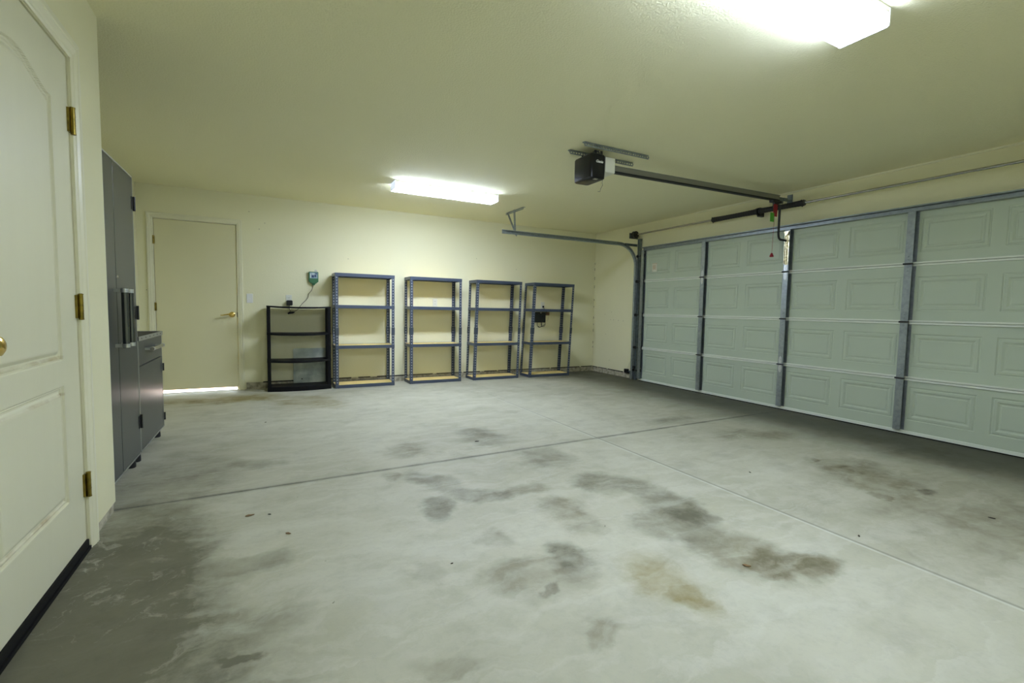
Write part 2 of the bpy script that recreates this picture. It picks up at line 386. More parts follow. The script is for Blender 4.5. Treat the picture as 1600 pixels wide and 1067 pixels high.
# ------------------------------------------------------------------ door 1: moulded house door on the left wall
d1 = thing('door_1', (XL, NY1, 0), 'cream moulded house door with arched upper panel and brass hinges on the left', 'door', kind='structure')
def ztop(y):
    tt = min(1, abs(y-2.135)/.28); return 1.838 + .060*(.5+.5*math.cos(math.pi*tt))
PY0, PY1 = 1.855, 2.415
def relief(y, z):
    ins = []
    if z > .8: d = min(y-PY0, PY1-y, z-.843, (ztop(y)-z)*.97)
    else: d = min(y-PY0, PY1-y, z-.272, .742-z)
    if d <= 0 or d > .042: return 0
    pts = [(0, 0), (.004, -.009), (.0105, -.0075), (.014, -.012), (.021, -.013), (.034, -.002), (.037, -.0006), (.042, 0)]
    for (a0, h0), (a1, h1) in zip(pts, pts[1:]):
        if a0 <= d <= a1: return h0 + (h1-h0)*(d-a0)/(a1-a0)
    return 0
def breaks(lo, hi, crit, coarse, fine):
    out = [lo]; x = lo
    while x < hi-1e-6:
        st = fine if any(c0-.003 <= x < c1+.002 for c0, c1 in crit) else coarse
        nx = min(x+st, hi)
        for c0, c1 in crit:
            if x < c0-.003-1e-9 < nx: nx = c0-.003
        x = nx; out.append(x)
    return out
ys = breaks(NY0+.002, NY1-.003, [(PY0, PY0+.042), (PY1-.042, PY1), (PY0+.05, PY1-.05)], .02, .0035)
zs = breaks(.046, NZ-.003, [(.272, .314), (.700, .742), (.843, .885), (1.79, 1.90)], .02, .0035)
ys = breaks(NY0+.002, NY1-.003, [(PY0, PY0+.042), (PY1-.042, PY1)], .014, .0035)
leaf = MB(); XF = XL-.004
vs = [(XF + relief(y, z), y, z) for y in ys for z in zs]; nz = len(zs)
fs = [(i*nz+j, (i+1)*nz+j, (i+1)*nz+j+1, i*nz+j+1) for i in range(len(ys)-1) for j in range(nz-1)]
leaf.add(vs, fs); leaf.box(XF-.038, XF-.016, ys[0], ys[-1], zs[0], zs[-1])
# closed rim
for (ya, yb, za, zb) in ((ys[0], ys[-1], zs[0], zs[0]), (ys[0], ys[-1], zs[-1], zs[-1])):
    leaf.add([(XF, ya, za), (XF, yb, za), (XF-.018, yb, za), (XF-.018, ya, za)], [(0, 1, 2, 3)])
for ya in (ys[0], ys[-1]):
    leaf.add([(XF, ya, zs[0]), (XF, ya, zs[-1]), (XF-.018, ya, zs[-1]), (XF-.018, ya, zs[0])], [(0, 1, 2, 3)])
def grubby_door():
    """door paint with brown dirt caught on the horizontal mouldings and down the hinge edge"""
    m = M['door'].copy(); m.name = 'grubby_door_paint'; nt = m.node_tree; L = nt.links.new; N = nt.nodes.new
    b = nt.nodes['Principled BSDF']; old = b.inputs['Base Color'].links[0].from_socket
    tc = N('ShaderNodeTexCoord'); sp = N('ShaderNodeSeparateXYZ'); L(tc.outputs['Object'], sp.inputs[0])
    no = N('ShaderNodeTexNoise'); no.inputs['Scale'].default_value = 9; no.inputs['Detail'].default_value = 7; L(tc.outputs['Object'], no.inputs['Vector'])
    tot = None
    for z0, w in ((.853, .009), (.709, .008), (.283, .010)):
        a = N('ShaderNodeMath'); a.operation = 'SUBTRACT'; L(sp.outputs[2], a.inputs[0]); a.inputs[1].default_value = z0
        c = N('ShaderNodeMath'); c.operation = 'ABSOLUTE'; L(a.outputs[0], c.inputs[0])
        r = N('ShaderNodeMapRange'); L(c.outputs[0], r.inputs[0]); r.inputs[1].default_value = w; r.inputs[2].default_value = w*.4; r.inputs[3].default_value = 0; r.inputs[4].default_value = 1
        if tot is None: tot = r.outputs[0]
        else:
            ad = N('ShaderNodeMath'); ad.operation = 'ADD'; L(tot, ad.inputs[0]); L(r.outputs[0], ad.inputs[1]); tot = ad.outputs[0]
    yb_ = N('ShaderNodeMapRange'); L(sp.outputs[1], yb_.inputs[0]); yb_.inputs[1].default_value = -.160; yb_.inputs[2].default_value = -.185; yb_.inputs[3].default_value = 0; yb_.inputs[4].default_value = 1
    r2 = N('ShaderNodeMapRange'); L(no.outputs[0], r2.inputs[0]); r2.inputs[1].default_value = .42; r2.inputs[2].default_value = .62; r2.inputs[3].default_value = .15; r2.inputs[4].default_value = .8
    m1 = N('ShaderNodeMath'); m1.operation = 'MULTIPLY'; L(tot, m1.inputs[0]); L(r2.outputs[0], m1.inputs[1])
    m2 = N('ShaderNodeMath'); m2.operation = 'MULTIPLY'; L(m1.outputs[0], m2.inputs[0]); L(yb_.outputs[0], m2.inputs[1])
    mx = N('ShaderNodeMix'); mx.data_type = 'RGBA'; L(m2.outputs[0], mx.inputs[0]); L(old, mx.inputs[6]); mx.inputs[7].default_value = (.40, .31, .14, 1)
    L(mx.outputs[2], b.inputs['Base Color']); return m
leaf.build('leaf', grubby_door(), d1, smooth=False)
fr = MB(); w = .082
p2 = casing_profile(w, .018)
yo, zo = NY1+.004, NZ+.004
sq = math.sqrt(1)
fr.sweep([((XL, yo, 0), (0, 1, 0), (1, 0, 0)), ((XL, yo, zo), (0, 1, 1), (1, 0, 0)), ((XL, NY0-.004, zo), (0, -1, 1), (1, 0, 0)), ((XL, NY0-.004, 0), (0, -1, 0), (1, 0, 0))], p2)
fr.box(XL-.12, XL+.001, NY1+.001, NY1+.012, 0, NZ+.012); fr.box(XL-.12, XL+.001, NY0-.012, NY0-.001, 0, NZ+.012); fr.box(XL-.12, XL+.001, NY0-.012, NY1+.012, NZ+.001, NZ+.012)
fr.box(XL-.075, XL-.044, NY0, NY1, 0, .06); fr.box(XL-.075, XL-.044, NY0, NY0+.03, 0, NZ); fr.box(XL-.075, XL-.044, NY1-.03, NY1, 0, NZ); fr.box(XL-.075, XL-.044, NY0, NY1, NZ-.03, NZ)
fr.build('door_frame', M['trim'], d1)
for z in (1.807, 1.049, .286):
    h = MB(); h.tube([(XL+.010, NY1+.003, z-.05), (XL+.010, NY1+.003, z+.05)], .0085, 12)
    for q in (-.052, .052): h.lathe([(.004, -.004), (.0095, -.002), (.0095, .002), (.004, .004)], (XL+.010, NY1+.003, z+q), n=12)
    h.box(XL-.004, XL+.004, NY1-.018, NY1+.018, z-.048, z+.048)
    for q in (-.017, .017): h.lathe([(.0092, -.0012), (.0092, .0012)], (XL+.010, NY1+.003, z+q), n=12)
    h.build('hinge', M['brass'], d1, smooth=True)
kn = MB(); kn.lathe([(.0, 0), (.032, 0), (.033, .004), (.026, .009), (.013, .013), (.012, .030), (.018, .036), (.027, .044), (.0295, .054), (.026, .064), (.016, .070), (.001, .072)], (XL-.003, 1.765, .945), 'x', 28)
kn.build('knob', M['brass_bright'], d1, smooth=True)
sw = MB(); sw.box(XL-.036, XL+.004, NY0, NY1, .016, .045); sw.box(XL-.09, XL+.010, NY0, NY1+.004, 0, .014)
sw.build('door_sweep', M['rubber'], d1)

# ------------------------------------------------------------------ door 2: flush side door in the back wall
d2 = thing('door_2', (DX0, YB, 0), 'flush cream side door in the back wall with brass lever and daylight under it', 'door', kind='structure')
MB().box(DX0+.003, DX1-.003, YB+.004, YB+.046, .040, DZ-.004).build('leaf', M['flush_door'], d2)
fr = MB(); p2 = casing_profile(.060, .016)
fr.sweep([((DX0-.005, YB, 0), (-1, 0, 0), (0, -1, 0)), ((DX0-.005, YB, DZ+.005), (-1, 0, 1), (0, -1, 0)), ((DX1+.005, YB, DZ+.005), (1, 0, 1), (0, -1, 0)), ((DX1+.005, YB, 0), (1, 0, 0), (0, -1, 0))], p2)
fr.box(DX0-.012, DX0-.001, YB-.001, YB+.12, 0, DZ+.012); fr.box(DX1+.001, DX1+.012, YB-.001, YB+.12, 0, DZ+.012); fr.box(DX0-.012, DX1+.012, YB-.001, YB+.12, DZ+.001, DZ+.012)
fr.box(DX0, DX0+.02, YB+.05, YB+.08, 0, DZ); fr.box(DX1-.02, DX1, YB+.05, YB+.08, 0, DZ); fr.box(DX0, DX1, YB+.05, YB+.08, DZ-.02, DZ)
fr.build('door_frame', M['trim'], d2)
for z in (1.80, 1.03, .25):
    h = MB(); h.tube([(DX0, YB-.008, z-.048), (DX0, YB-.008, z+.048)], .008, 10); h.box(DX0-.012, DX0+.012, YB-.004, YB+.004, z-.045, z+.045)
    h.build('hinge', M['brass'], d2, smooth=True)
lv = MB(); lx, lz = DX1-.058, .945
lv.lathe([(.0, 0), (.034, 0), (.034, -.006), (.026, -.012), (.012, -.016), (.012, -.045), (.001, -.047)], (lx, YB+.004, lz), 'y', 24)
lv.tube([(lx+.005, YB-.042, lz), (lx-.03, YB-.046, lz+.004), (lx-.07, YB-.046, lz-.002), (lx-.105, YB-.044, lz-.010), (lx-.12, YB-.040, lz-.006)], [.010, .009, .008, .007, .005], 10)
lv.build('lever_handle', M['brass_bright'], d2, smooth=True)
MB().box(DX1-.005, DX1+.001, YB-.001, YB+.02, .915, .975).build('strike_plate', M['dark_metal'], d2)
MB().box(DX0, DX1, YB-.002, YB+.11, 0, .008).build('threshold', M['cab_edge'], d2)

# ------------------------------------------------------------------ door 3: sectional garage door
GX = 5.150
d3 = thing('door_3', (GX, 5.53, 0), 'wide grey-green sectional garage door with raised panels and steel stiles', 'garage door', kind='structure')
ZJ = [.035, .515, 1.025, 1.545, 2.035]; STY = [5.50, 4.37, 3.245, 2.12, .995]
YD0, YD1 = .965, 5.53
def rings(mb, y0, y1, z0, z1):
    prof = [(0, 0), (.006, .004), (.014, .004), (.020, .0), (.044, -.002), (.050, .006), (.060, .007)]
    prof = [(0, 0), (.005, .005), (.012, .0055), (.017, .001), (.034, .0005), (.048, .0085), (.056, .0085), (.062, .0045)]
    prev = None
    for d, h in prof:
        cur = [(GX+h, y0+d, z0+d), (GX+h, y1-d, z0+d), (GX+h, y1-d, z1-d), (GX+h, y0+d, z1-d)]
        if prev is not None:
            mb.add(prev+cur, [(i, (i+1) % 4, (i+1) % 4+4, i+4) for i in range(4)])
        prev = cur
    mb.add(prev, [(0, 1, 2, 3)])
for s in range(4):
    zb, zt = ZJ[s], ZJ[s+1]; mb = MB()
    pz0, pz1 = zb+.100, zb+.405
    cells = []
    for k in range(4):
        c = (STY[k]+STY[k+1])/2
        cells += [(c+.045, c+.508), (c-.508, c-.045)]
    cells.sort(); yy = [YD0] + [v for c in cells for v in c] + [YD1]
    def q(y0, y1, z0, z1): mb.add([(GX, y0, z0), (GX, y1, z0), (GX, y1, z1), (GX, y0, z1)], [(0, 1, 2, 3)])
    q(YD0, YD1, zb+.002, pz0); q(YD0, YD1, pz1, zt-.002)
    for i in range(0, len(yy)-1):
        if i % 2 == 0: q(yy[i], yy[i+1], pz0, pz1)
        else: rings(mb, yy[i], yy[i+1], pz0, pz1)
    mb.box(GX+.016, GX+.030, YD0, YD1, zb, zt)
    for (ya) in (YD0, YD1): mb.add([(GX, ya, zb), (GX+.03, ya, zb), (GX+.03, ya, zt), (GX, ya, zt)], [(0, 1, 2, 3)])
    for zz in (zb+.002, zt-.002): mb.add([(GX, YD0, zz), (GX+.03, YD0, zz), (GX+.03, YD1, zz), (GX, YD1, zz)], [(0, 1, 2, 3)])
    sec = mb.build('door_section', M['garage'], d3)
    # the pale folded steel lips at the section edges
    lip = MB()
    if s > 0: lip.box(GX-.012, GX+.004, YD0+.002, YD1-.002, zb+.002, zb+.017)
    else:
        lip.box(GX-.012, GX+.030, YD0+.002, YD1-.002, .010, .038)
    if s < 3: lip.box(GX-.014, GX+.004, YD0+.002, YD1-.002, zt-.020, zt-.003)
    lip.build('section_lip', M['garage_lip'], sec, bevel=.002)
seal = MB(); seal.box(GX-.004, GX+.034, YD0, YD1, .0, .010); seal.build('bottom_seal', M['rubber'], d3)
for k, y in enumerate(STY):
    wd = .029; st = MB()
    za, zb = .042, 2.005
    if k in (0, 4): wd = .026
    # hat-shaped channel
    pr = [(wd, -.001), (wd, -.046), (-wd, -.046), (-wd, -.038), (-wd+.002, -.038), (-wd+.002, -.044), (wd-.002, -.044), (wd-.002, -.003), (-wd-.014, -.003), (-wd-.014, -.001)]
    st.prism([(GX+x-.0005, y+u) for u, x in pr], 'z', za, zb)
    st.build('stile', M['galv'], d3)
    if k in (1, 2, 3):
        for zj in ZJ[1:4]:
            h = MB(); xx = GX-.0495
            for sgn in (1, -1):
                poly = [(-.016, 0), (.016, 0), (.019, .035), (.013, .072), (0, .088), (-.013, .072), (-.019, .035)]
                poly = [(y+u, zj+sgn*(v+.006)) for u, v in poly]
                h.add([(xx, a, b) for a, b in poly] + [(xx+.003, a, b) for a, b in poly],
                      [tuple(range(7)), tuple(range(7, 14))] + [(i, (i+1) % 7, (i+1) % 7+7, i+7) for i in range(7)])
                for zz in (.028, .058): h.lathe([(.006, 0), (.006, -.004), (.003, -.006)], (xx, y, zj+sgn*(zz+.006)), 'x', 10)
            hh = h.build('hinge', M['galv_light'] if (k, round(zj, 2)) in ((1, 1.54), (1, 1.55), (2, 1.54), (2, 1.55), (2, .52), (2, .51)) else M['galv'], d3)
            b = MB(); b.tube([(GX-.052, y-.036, zj), (GX-.052, y+.036, zj)], .008, 8); b.build('hinge_pin', M['dark_metal'], hh, smooth=True)
sr = MB()   # stiffening strut across the top
sr.prism([(GX-.001, 2.004), (GX-.056, 2.004), (GX-.056, 2.009), (GX-.012, 2.011), (GX-.012, 2.044), (GX-.060, 2.046), (GX-.060, 2.056), (GX-.001, 2.055)], 'y', YD0+.01, YD1-.01)
sr.build('top_strut', M['galv'], d3)
br = MB(); by = STY[2]; xx = GX-.049   # punched angle that carries the opener arm
br.box(xx-.020, xx, by-.006, by-.002, 1.63, 1.985); br.box(xx-.003, xx, by-.026, by+.012, 1.62, 1.99); br.box(xx-.020, xx, by+.012, by+.016, 1.63, 1.985)
br.prism([(by-.026, 1.985), (by+.026, 1.985), (by+.024, 1.965), (by, 1.935), (by-.024, 1.965)], 'x', xx-.024, xx-.020)
brm = mat('yellow_zinc_bracket', (.68, .64, .46), .25, .85, var=(45, .9, (.20, .17, .07)))
br.build('arm_bracket', brm, d3)
for z in (.16, .515, 1.025, 1.545, 1.93):
    r = MB(); r.tube([(5.118, 5.50, z), (5.118, 5.625, z)], .006, 8); r.lathe([(.008, -.006), (.021, -.006), (.021, .006), (.008, .006)], (5.118, 5.625, z), 'y', 14)
    r.box(5.116, 5.148, 5.485, 5.53, z-.03, z+.03)
    r.build('roller', M['dark_metal'], d3, smooth=True)
bb = MB(); bb.box(5.105, 5.149, 5.475, 5.545, .036, .14); bb.build('bottom_bracket', M['galv_old'], d3)
lb = MB(); lb.box(GX-.001, GX+.009, 5.235, 5.335, 1.675, 1.80); lbo = lb.build('warning_label', M['paper'], d3)
lt = MB()
lt.box(GX-.0016, GX-.0008, 5.238, 5.332, 1.79, 1.797)
for i in range(7): lt.box(GX-.0016, GX-.0008, 5.25+.006*(i % 3), 5.325, 1.770-.010*i, 1.775-.010*i)
lt.box(GX-.0016, GX-.0008, 5.315, 5.325, 1.682, 1.692); lt.build('label_print', M['orange_ink'], lbo)

# ------------------------------------------------------------------ track, torsion shaft
tr = thing('door_track', (5.10, 5.60, 0), 'galvanised curved track rising beside the garage door and running under the ceiling', 'door track')
mb = MB(); path = []
prof = [(-.026, -.010), (-.026, .010), (-.016, .016), (-.014, .014), (-.022, .008), (-.022, -.008), (.022, -.008), (.022, .008), (.014, .014), (.016, .016), (.026, .010), (.026, -.010)]
# axisU across the channel in the bending plane, axisV towards the door (-y)
V = (0, -1, 0)
xv, yv = 5.112, 5.650
for z in (.01, 1.0, 1.80): path.append(((xv, yv, z), (1, 0, 0), V))
rr_ = .31
for i in range(1, 13):
    a_ = R(90*i/12); ox, oz = xv-rr_*(1-math.cos(a_)), 1.80+rr_*math.sin(a_)
    path.append(((ox, yv+.004*i, oz), (math.cos(a_), 0, math.sin(a_)), V))
path.append(((2.80, 5.68, 2.108), (0, 0, 1), V))
mb.sweep(path, prof); mb.build('track', M['galv'], tr, smooth=True)
an = MB()
an.prism([(5.145, 5.60), (5.182, 5.60), (5.182, 5.603), (5.148, 5.603), (5.148, 5.66), (5.145, 5.66)], 'z', .0, 2.20)
an.build('mounting_angle', M['galv_old'], tr)
for z in (.2, .515, 1.02, 1.54):
    MB().box(5.128, 5.150, 5.61, 5.66, z-.02, z+.02).build('track_bracket', M['dark_metal'], tr)
fb = MB(); fb.box(4.90, 5.15, 5.672, 5.675, 2.085, 2.120); fb.box(4.90, 5.15, 5.657, 5.675, 2.118, 2.121); fb.build('flag_bracket', M['galv_old'], tr)
def perforated(mb, p0, p1, up, side, w=.032, t=.003, step=.026):
    """slotted angle iron between two points: two punched flanges"""
    p0, p1, up, side = map(Vector, (p0, p1, up, side)); d = p1-p0; L_ = d.length; d.normalize(); n = max(1, int(L_/step))
    for ax, ot in ((up, side), (side, up)):
        for a0, a1 in ((0, .30), (.70, 1.0)):      # two strips
            vs = [p + ax*(w*a) + ot*o for p in (p0, p1) for a in (a0, a1) for o in (0, t)]
            mb.add(vs, [(0,1,3,2), (4,6,7,5), (0,4,5,1), (2,3,7,6), (0,2,6,4), (1,5,7,3)])
        for i in range(n+1):                         # bridges between the slots
            c = p0 + d*(L_*i/n); h = d*(.0055)
            vs = [c + s*h + ax*(w*a) + ot*o for s in (-1, 1) for a in (.28, .72) for o in (0, t)]
            mb.add(vs, [(0,1,3,2), (4,6,7,5), (0,4,5,1), (2,3,7,6), (0,2,6,4), (1,5,7,3)])
hg = thing('track_hanger', (3.03, 5.69, ZC), 'punched steel hanger between the ceiling and the end of the curved track', 'hanger')
mb = MB(); perforated(mb, (3.03, 5.53, ZC-.001), (3.02, 6.02, ZC-.001), (0, 0, -1), (1, 0, 0)); mb.build('ceiling_angle', M['galv'], hg)
mb = MB(); perforated(mb, (3.035, 5.70, 2.085), (3.035, 5.965, ZC-.01), (-1, 0, 0), (0, .8, -.6), w=.028); mb.build('brace', M['galv'], hg)
mb = MB(); perforated(mb, (3.02, 5.70, 2.085), (3.02, 5.74, ZC-.01), (-1, 0, 0), (0, 1, 0), w=.028); mb.build('leg', M['galv'], hg)

SX, SZ = 5.085, 2.262
ts = thing('torsion_shaft', (SX, 3.60, SZ), 'long thin steel shaft above the garage door with two black sleeved springs', 'torsion shaft')
MB().tube([(SX, .70, SZ), (SX, 5.72, SZ)], .0125, 12).build('shaft', M['steel'], ts, smooth=True)
for y0, y1 in ((3.09, 3.585), (3.63, 4.21)):
    prof = []; n = 34
    for i in range(n+1):
        yy = y0-3.6 + (y1-y0)*i/n; r = .031 + (.0015 if i % 2 else 0) - .004*math.sin(math.pi*i/n)
        prof.append((r, yy))
    MB().lathe([(.013, prof[0][1]-.001)] + prof + [(.013, prof[-1][1]+.001)], (SX, 3.6, SZ), 'y', 18).build('spring_sleeve', M['black_matt'], ts, smooth=False)
for y in (3.085, 4.215):
    m_ = MB(); m_.lathe([(.014, -.018), (.030, -.018), (.034, -.008), (.030, .014), (.014, .018)], (SX, y, SZ), 'y', 18)
    for k in range(3):
        a_ = R(120*k+20); m_.tube([(SX+.03*math.cos(a_), y, SZ+.03*math.sin(a_)), (SX+.042*math.cos(a_), y, SZ+.042*math.sin(a_))], .006, 8)
    m_.build('winding_cone', M['dark_metal'], ts, smooth=True)
cb = MB(); cb.box(SX+.02, XR-.001, 3.59, 3.625, SZ-.055, SZ+.045); cb.lathe([(.014, -.012), (.038, -.012), (.038, .012), (.014, .012)], (SX, 3.607, SZ), 'y', 20)
cb.box(SX-.02, XR-.001, 3.595, 3.600, SZ-.05, SZ+.03)
cb.build('centre_bearing', M['dark_metal'], ts)
dr = MB(); dr.lathe([(.014, -.03), (.052, -.03), (.055, -.024), (.047, -.018), (.047, .016), (.056, .022), (.052, .028), (.014, .03)], (SX, 5.66, SZ), 'y', 26)
dr.build('cable_drum', M['dark_metal'], ts, smooth=True)
eb = MB(); eb.box(SX-.07, XR-.001, 5.705, 5.71, SZ-.055, SZ+.03); eb.lathe([(.014, -.010), (.030, -.010), (.030, .010), (.014, .010)], (SX, 5.715, SZ), 'y', 16); eb.build('end_bearing', M['galv_old'], ts)
MB().tube([(5.137, 5.64, 2.19), (5.137, 5.565, 1.0), (5.137, 5.540, .10)], .0022, 6).build('lift_cable', M['dark_metal'], d3)

# ------------------------------------------------------------------ garage door opener
OY = 3.29
op_ = thing('garage_door_opener', (2.45, OY, 2.25), 'black ceiling mounted garage door opener with long steel rail', 'garage door opener')
mb = MB(); x0, x1, y0, y1, z0, z1 = 2.365, 2.52, 3.185, 3.43, 2.165, 2.365
def rrect(x0, x1, y0, y1, r, n=4):
    return arc(x1-r, y1-r, r, 0, 90, n) + arc(x0+r, y1-r, r, 90, 180, n) + arc(x0+r, y0+r, r, 180, 270, n) + arc(x1-r, y0+r, r, 270, 360, n)
lay = [(2.165, .010), (2.172, .002), (2.215, .0), (2.35, .0), (2.362, .006), (2.368, .016)]
vs = []; n_ = 0
for z, ins in lay:
    rr2 = rrect(x0+ins, x1-ins, y0+ins, y1-ins, .022); n_ = len(rr2); vs += [(a, b, z) for a, b in rr2]
fs = [(i*n_+k, i*n_+(k+1) % n_, (i+1)*n_+(k+1) % n_, (i+1)*n_+k) for i in range(len(lay)-1) for k in range(n_)]
fs += [tuple(range(n_)), tuple((len(lay)-1)*n_+k for k in range(n_))]
mb.add(vs, fs); body = mb.build('motor_housing', M['black_plastic'], op_, smooth=True)
mb = MB(); mb.box(2.42, 2.455, 3.20, 3.23, 2.1635, 2.1655); mb.build('light_sensor', M['beige_plastic'], body)
mb = MB(); mb.prism([(y0+.004, 2.228), (y1-.004, 2.228), (y1-.004, 2.355), (y0+.004, 2.355)], 'x', 2.52, 2.622); mb.build('light_cover', M['cream_plastic'], op_, bevel=.008)
# small white brand lettering on the side of the housing
tx = bpy.data.curves.new('logo', 'FONT'); tx.body = 'Genie'; tx.size = .030; tx.extrude = .0006; tx.align_x = 'CENTER'; tx.offset = .0009; tx.shear = .25
lo = bpy.data.objects.new('logo', tx); C.objects.link(lo); bpy.context.view_layer.update()
me = bpy.data.meshes.new_from_object(lo.evaluated_get(bpy.context.evaluated_depsgraph_get())); bpy.data.objects.remove(lo)
me.materials.clear(); me.materials.append(M['white_plastic'])
lo = bpy.data.objects.new('logo', me); C.objects.link(lo); lo.parent = body
lo.matrix_parent_inverse = Matrix.Identity(4); lo.location = Vector((2.452, y0-.0006, 2.292)) - Vector((2.45, OY, 2.25)); lo.rotation_euler = (R(90), 0, 0)
mb = MB()
def rp(ya, yb, dz0, dz1): mb.prism([(2.622, 2.300+dz0), (4.97, 2.340+dz0), (4.97, 2.340+dz1), (2.622, 2.300+dz1)], 'y', ya, yb)
rp(OY-.019, OY-.016, -.022, .022); rp(OY+.016, OY+.019, -.022, .022); rp(OY-.019, OY+.019, .020, .024); rp(OY-.025, OY-.019, .018, .024); rp(OY-.019, OY-.011, -.022, -.019); rp(OY+.011, OY+.019, -.022, -.019)
mb.build('rail', mat('rail_steel', (.27, .27, .225), .45, .5), op_)
mb = MB(); rp(OY-.022, OY+.022, -.034, -.0225); mb.build('rail_shade_strip', M['black_matt'], op_)  # dark strip added to paint in the rail's shaded underside
for xx in (2.42, 2.48):
    for yy in (3.20, 3.375): MB().box(xx-.012, xx+.012, yy-.002, yy+.002, 2.36, 2.393).build('mounting_strap', M['dark_metal'], op_)
MB().tube([(2.49, OY-.05, 2.365), (2.49, OY-.05, 2.385), (2.45, OY-.09, 2.388), (2.40, OY-.08, 2.375)], .004, 6).build('power_cord', M['black_matt'], op_)
mb = MB(); mb.tube([(2.50, 3.20, 2.17), (2.497, 3.20, 2.14), (2.503, 3.20, 2.12), (2.485, 3.20, 2.09), (2.478, 3.20, 2.065), (2.455, 3.20, 2.062)], .0015, 6); mb.build('antenna_wire', M['black_matt'], op_)
mb = MB(); mb.box(4.86, 5.00, OY-.026, OY+.026, 2.283, 2.306); mb.box(4.90, 4.97, OY-.012, OY+.012, 2.235, 2.283); mb.build('trolley', M['dark_metal'], op_)
mb = MB(); mb.box(4.965, 5.03, OY-.022, OY+.022, 2.285, 2.345); mb.tube([(5.03, OY, 2.315), (5.10, OY, 2.335)], .010, 8)
mb.box(5.03, 5.10, OY-.028, OY-.022, 2.31, 2.345); mb.box(5.10, XR-.001, OY-.03, OY+.03, 2.33, 2.335); mb.box(XR-.005, XR-.001, OY-.03, OY+.03, 2.30, 2.40)
mb.build('header_bracket', M['galv_old'], op_)
ax_ = 4.965
arm = [(ax_, OY-.03, 2.262), (ax_, OY-.03, 1.96), (ax_+.004, OY-.03, 1.93), (ax_+.014, OY-.03, 1.905), (ax_+.035, OY-.03, 1.890), (5.098, OY-.033, 1.886)]
mb = MB(); mb.tube(arm, .0115, 10); mb.build('arm', M['black_matt'], op_, smooth=True)
mb = MB(); mb.tube([(4.885, OY-.03, 2.262), (4.880, OY-.03, 2.10), (4.868, OY-.03, 1.73)], .0018, 6); mb.build('release_cord', M['red'], op_)
mb = MB(); mb.lathe([(.008, .022), (.010, .018), (.020, -.008), (.021, -.016), (.014, -.020)], (4.868, OY-.03, 1.712), 'z', 12); mb.build('release_handle', M['red'], op_, smooth=True)
mb = MB(); mb.box(4.850, 4.915, OY-.036, OY-.034, 2.125, 2.255); mb.build('red_tag', M['red'], op_)
mb = MB(); mb.box(4.795, 4.860, OY-.040, OY-.038, 2.065, 2.16); mb.build('green_tag', M['green_tag'], op_)
cl = thing('mounting_rail', (2.60, 3.15, ZC), 'punched steel angle on the ceiling in front of the opener', 'mounting rail', 'opener ceiling angles')
mb = MB(); perforated(mb, (2.285, 3.165, ZC-.001), (2.965, 3.165, ZC-.001), (0, 0, -1), (0, 1, 0), w=.036); mb.build('slotted_angle', M['galv'], cl)
cl = thing('mounting_rail', (2.60, 3.36, ZC), 'punched steel angle on the ceiling behind the opener', 'mounting rail', 'opener ceiling angles')
mb = MB(); perforated(mb, (2.295, 3.385, ZC-.001), (2.985, 3.385, ZC-.001), (0, 0, -1), (0, 1, 0), w=.036); mb.build('slotted_angle', M['galv'], cl)

# ------------------------------------------------------------------ fluorescent lamps
def lamp(y0, y1, label, m1, m2):
    xa, xb = 1.235, 2.455; yc = (y0+y1)/2; w = (y1-y0)/2
    t = thing('ceiling_light', ((xa+xb)/2, yc, ZC), label, 'ceiling light', 'fluorescent ceiling lights')
    pr = [(-w, ZC-.026), (-w, ZC-.078), (-w+.008, ZC-.084), (w-.008, ZC-.084), (w, ZC-.078), (w, ZC-.026)]
    ln = MB().prism([(yc+u, z) for u, z in pr], 'x', xa+.006, xb-.006).build('lens', m1, t)
    ln.data.materials.append(m2)
    for p in ln.data.polygons:
        if abs(p.normal.z) < .95: p.material_index = 1
    for x in (xa, xb-.006):
        MB().prism([(yc-w*1.02, ZC-.004)] + [(yc+u*1.02, z-.001) for u, z in pr] + [(yc+w*1.02, ZC-.004)], 'x', x, x+.006).build('end_cap', M['cap'], t)
    MB().box(xa, xb, yc-w, yc+w, ZC-.026, ZC-.0005).build('base_pan', M['white_plastic'], t)
lamp(5.10, 5.305, 'lit fluorescent ceiling light near the back wall', M['lens'], M['lens_side'])
lamp(1.155, 1.36, 'lit fluorescent ceiling light cut off by the top of the photo', M['lens_near'], M['lens_near_side'])

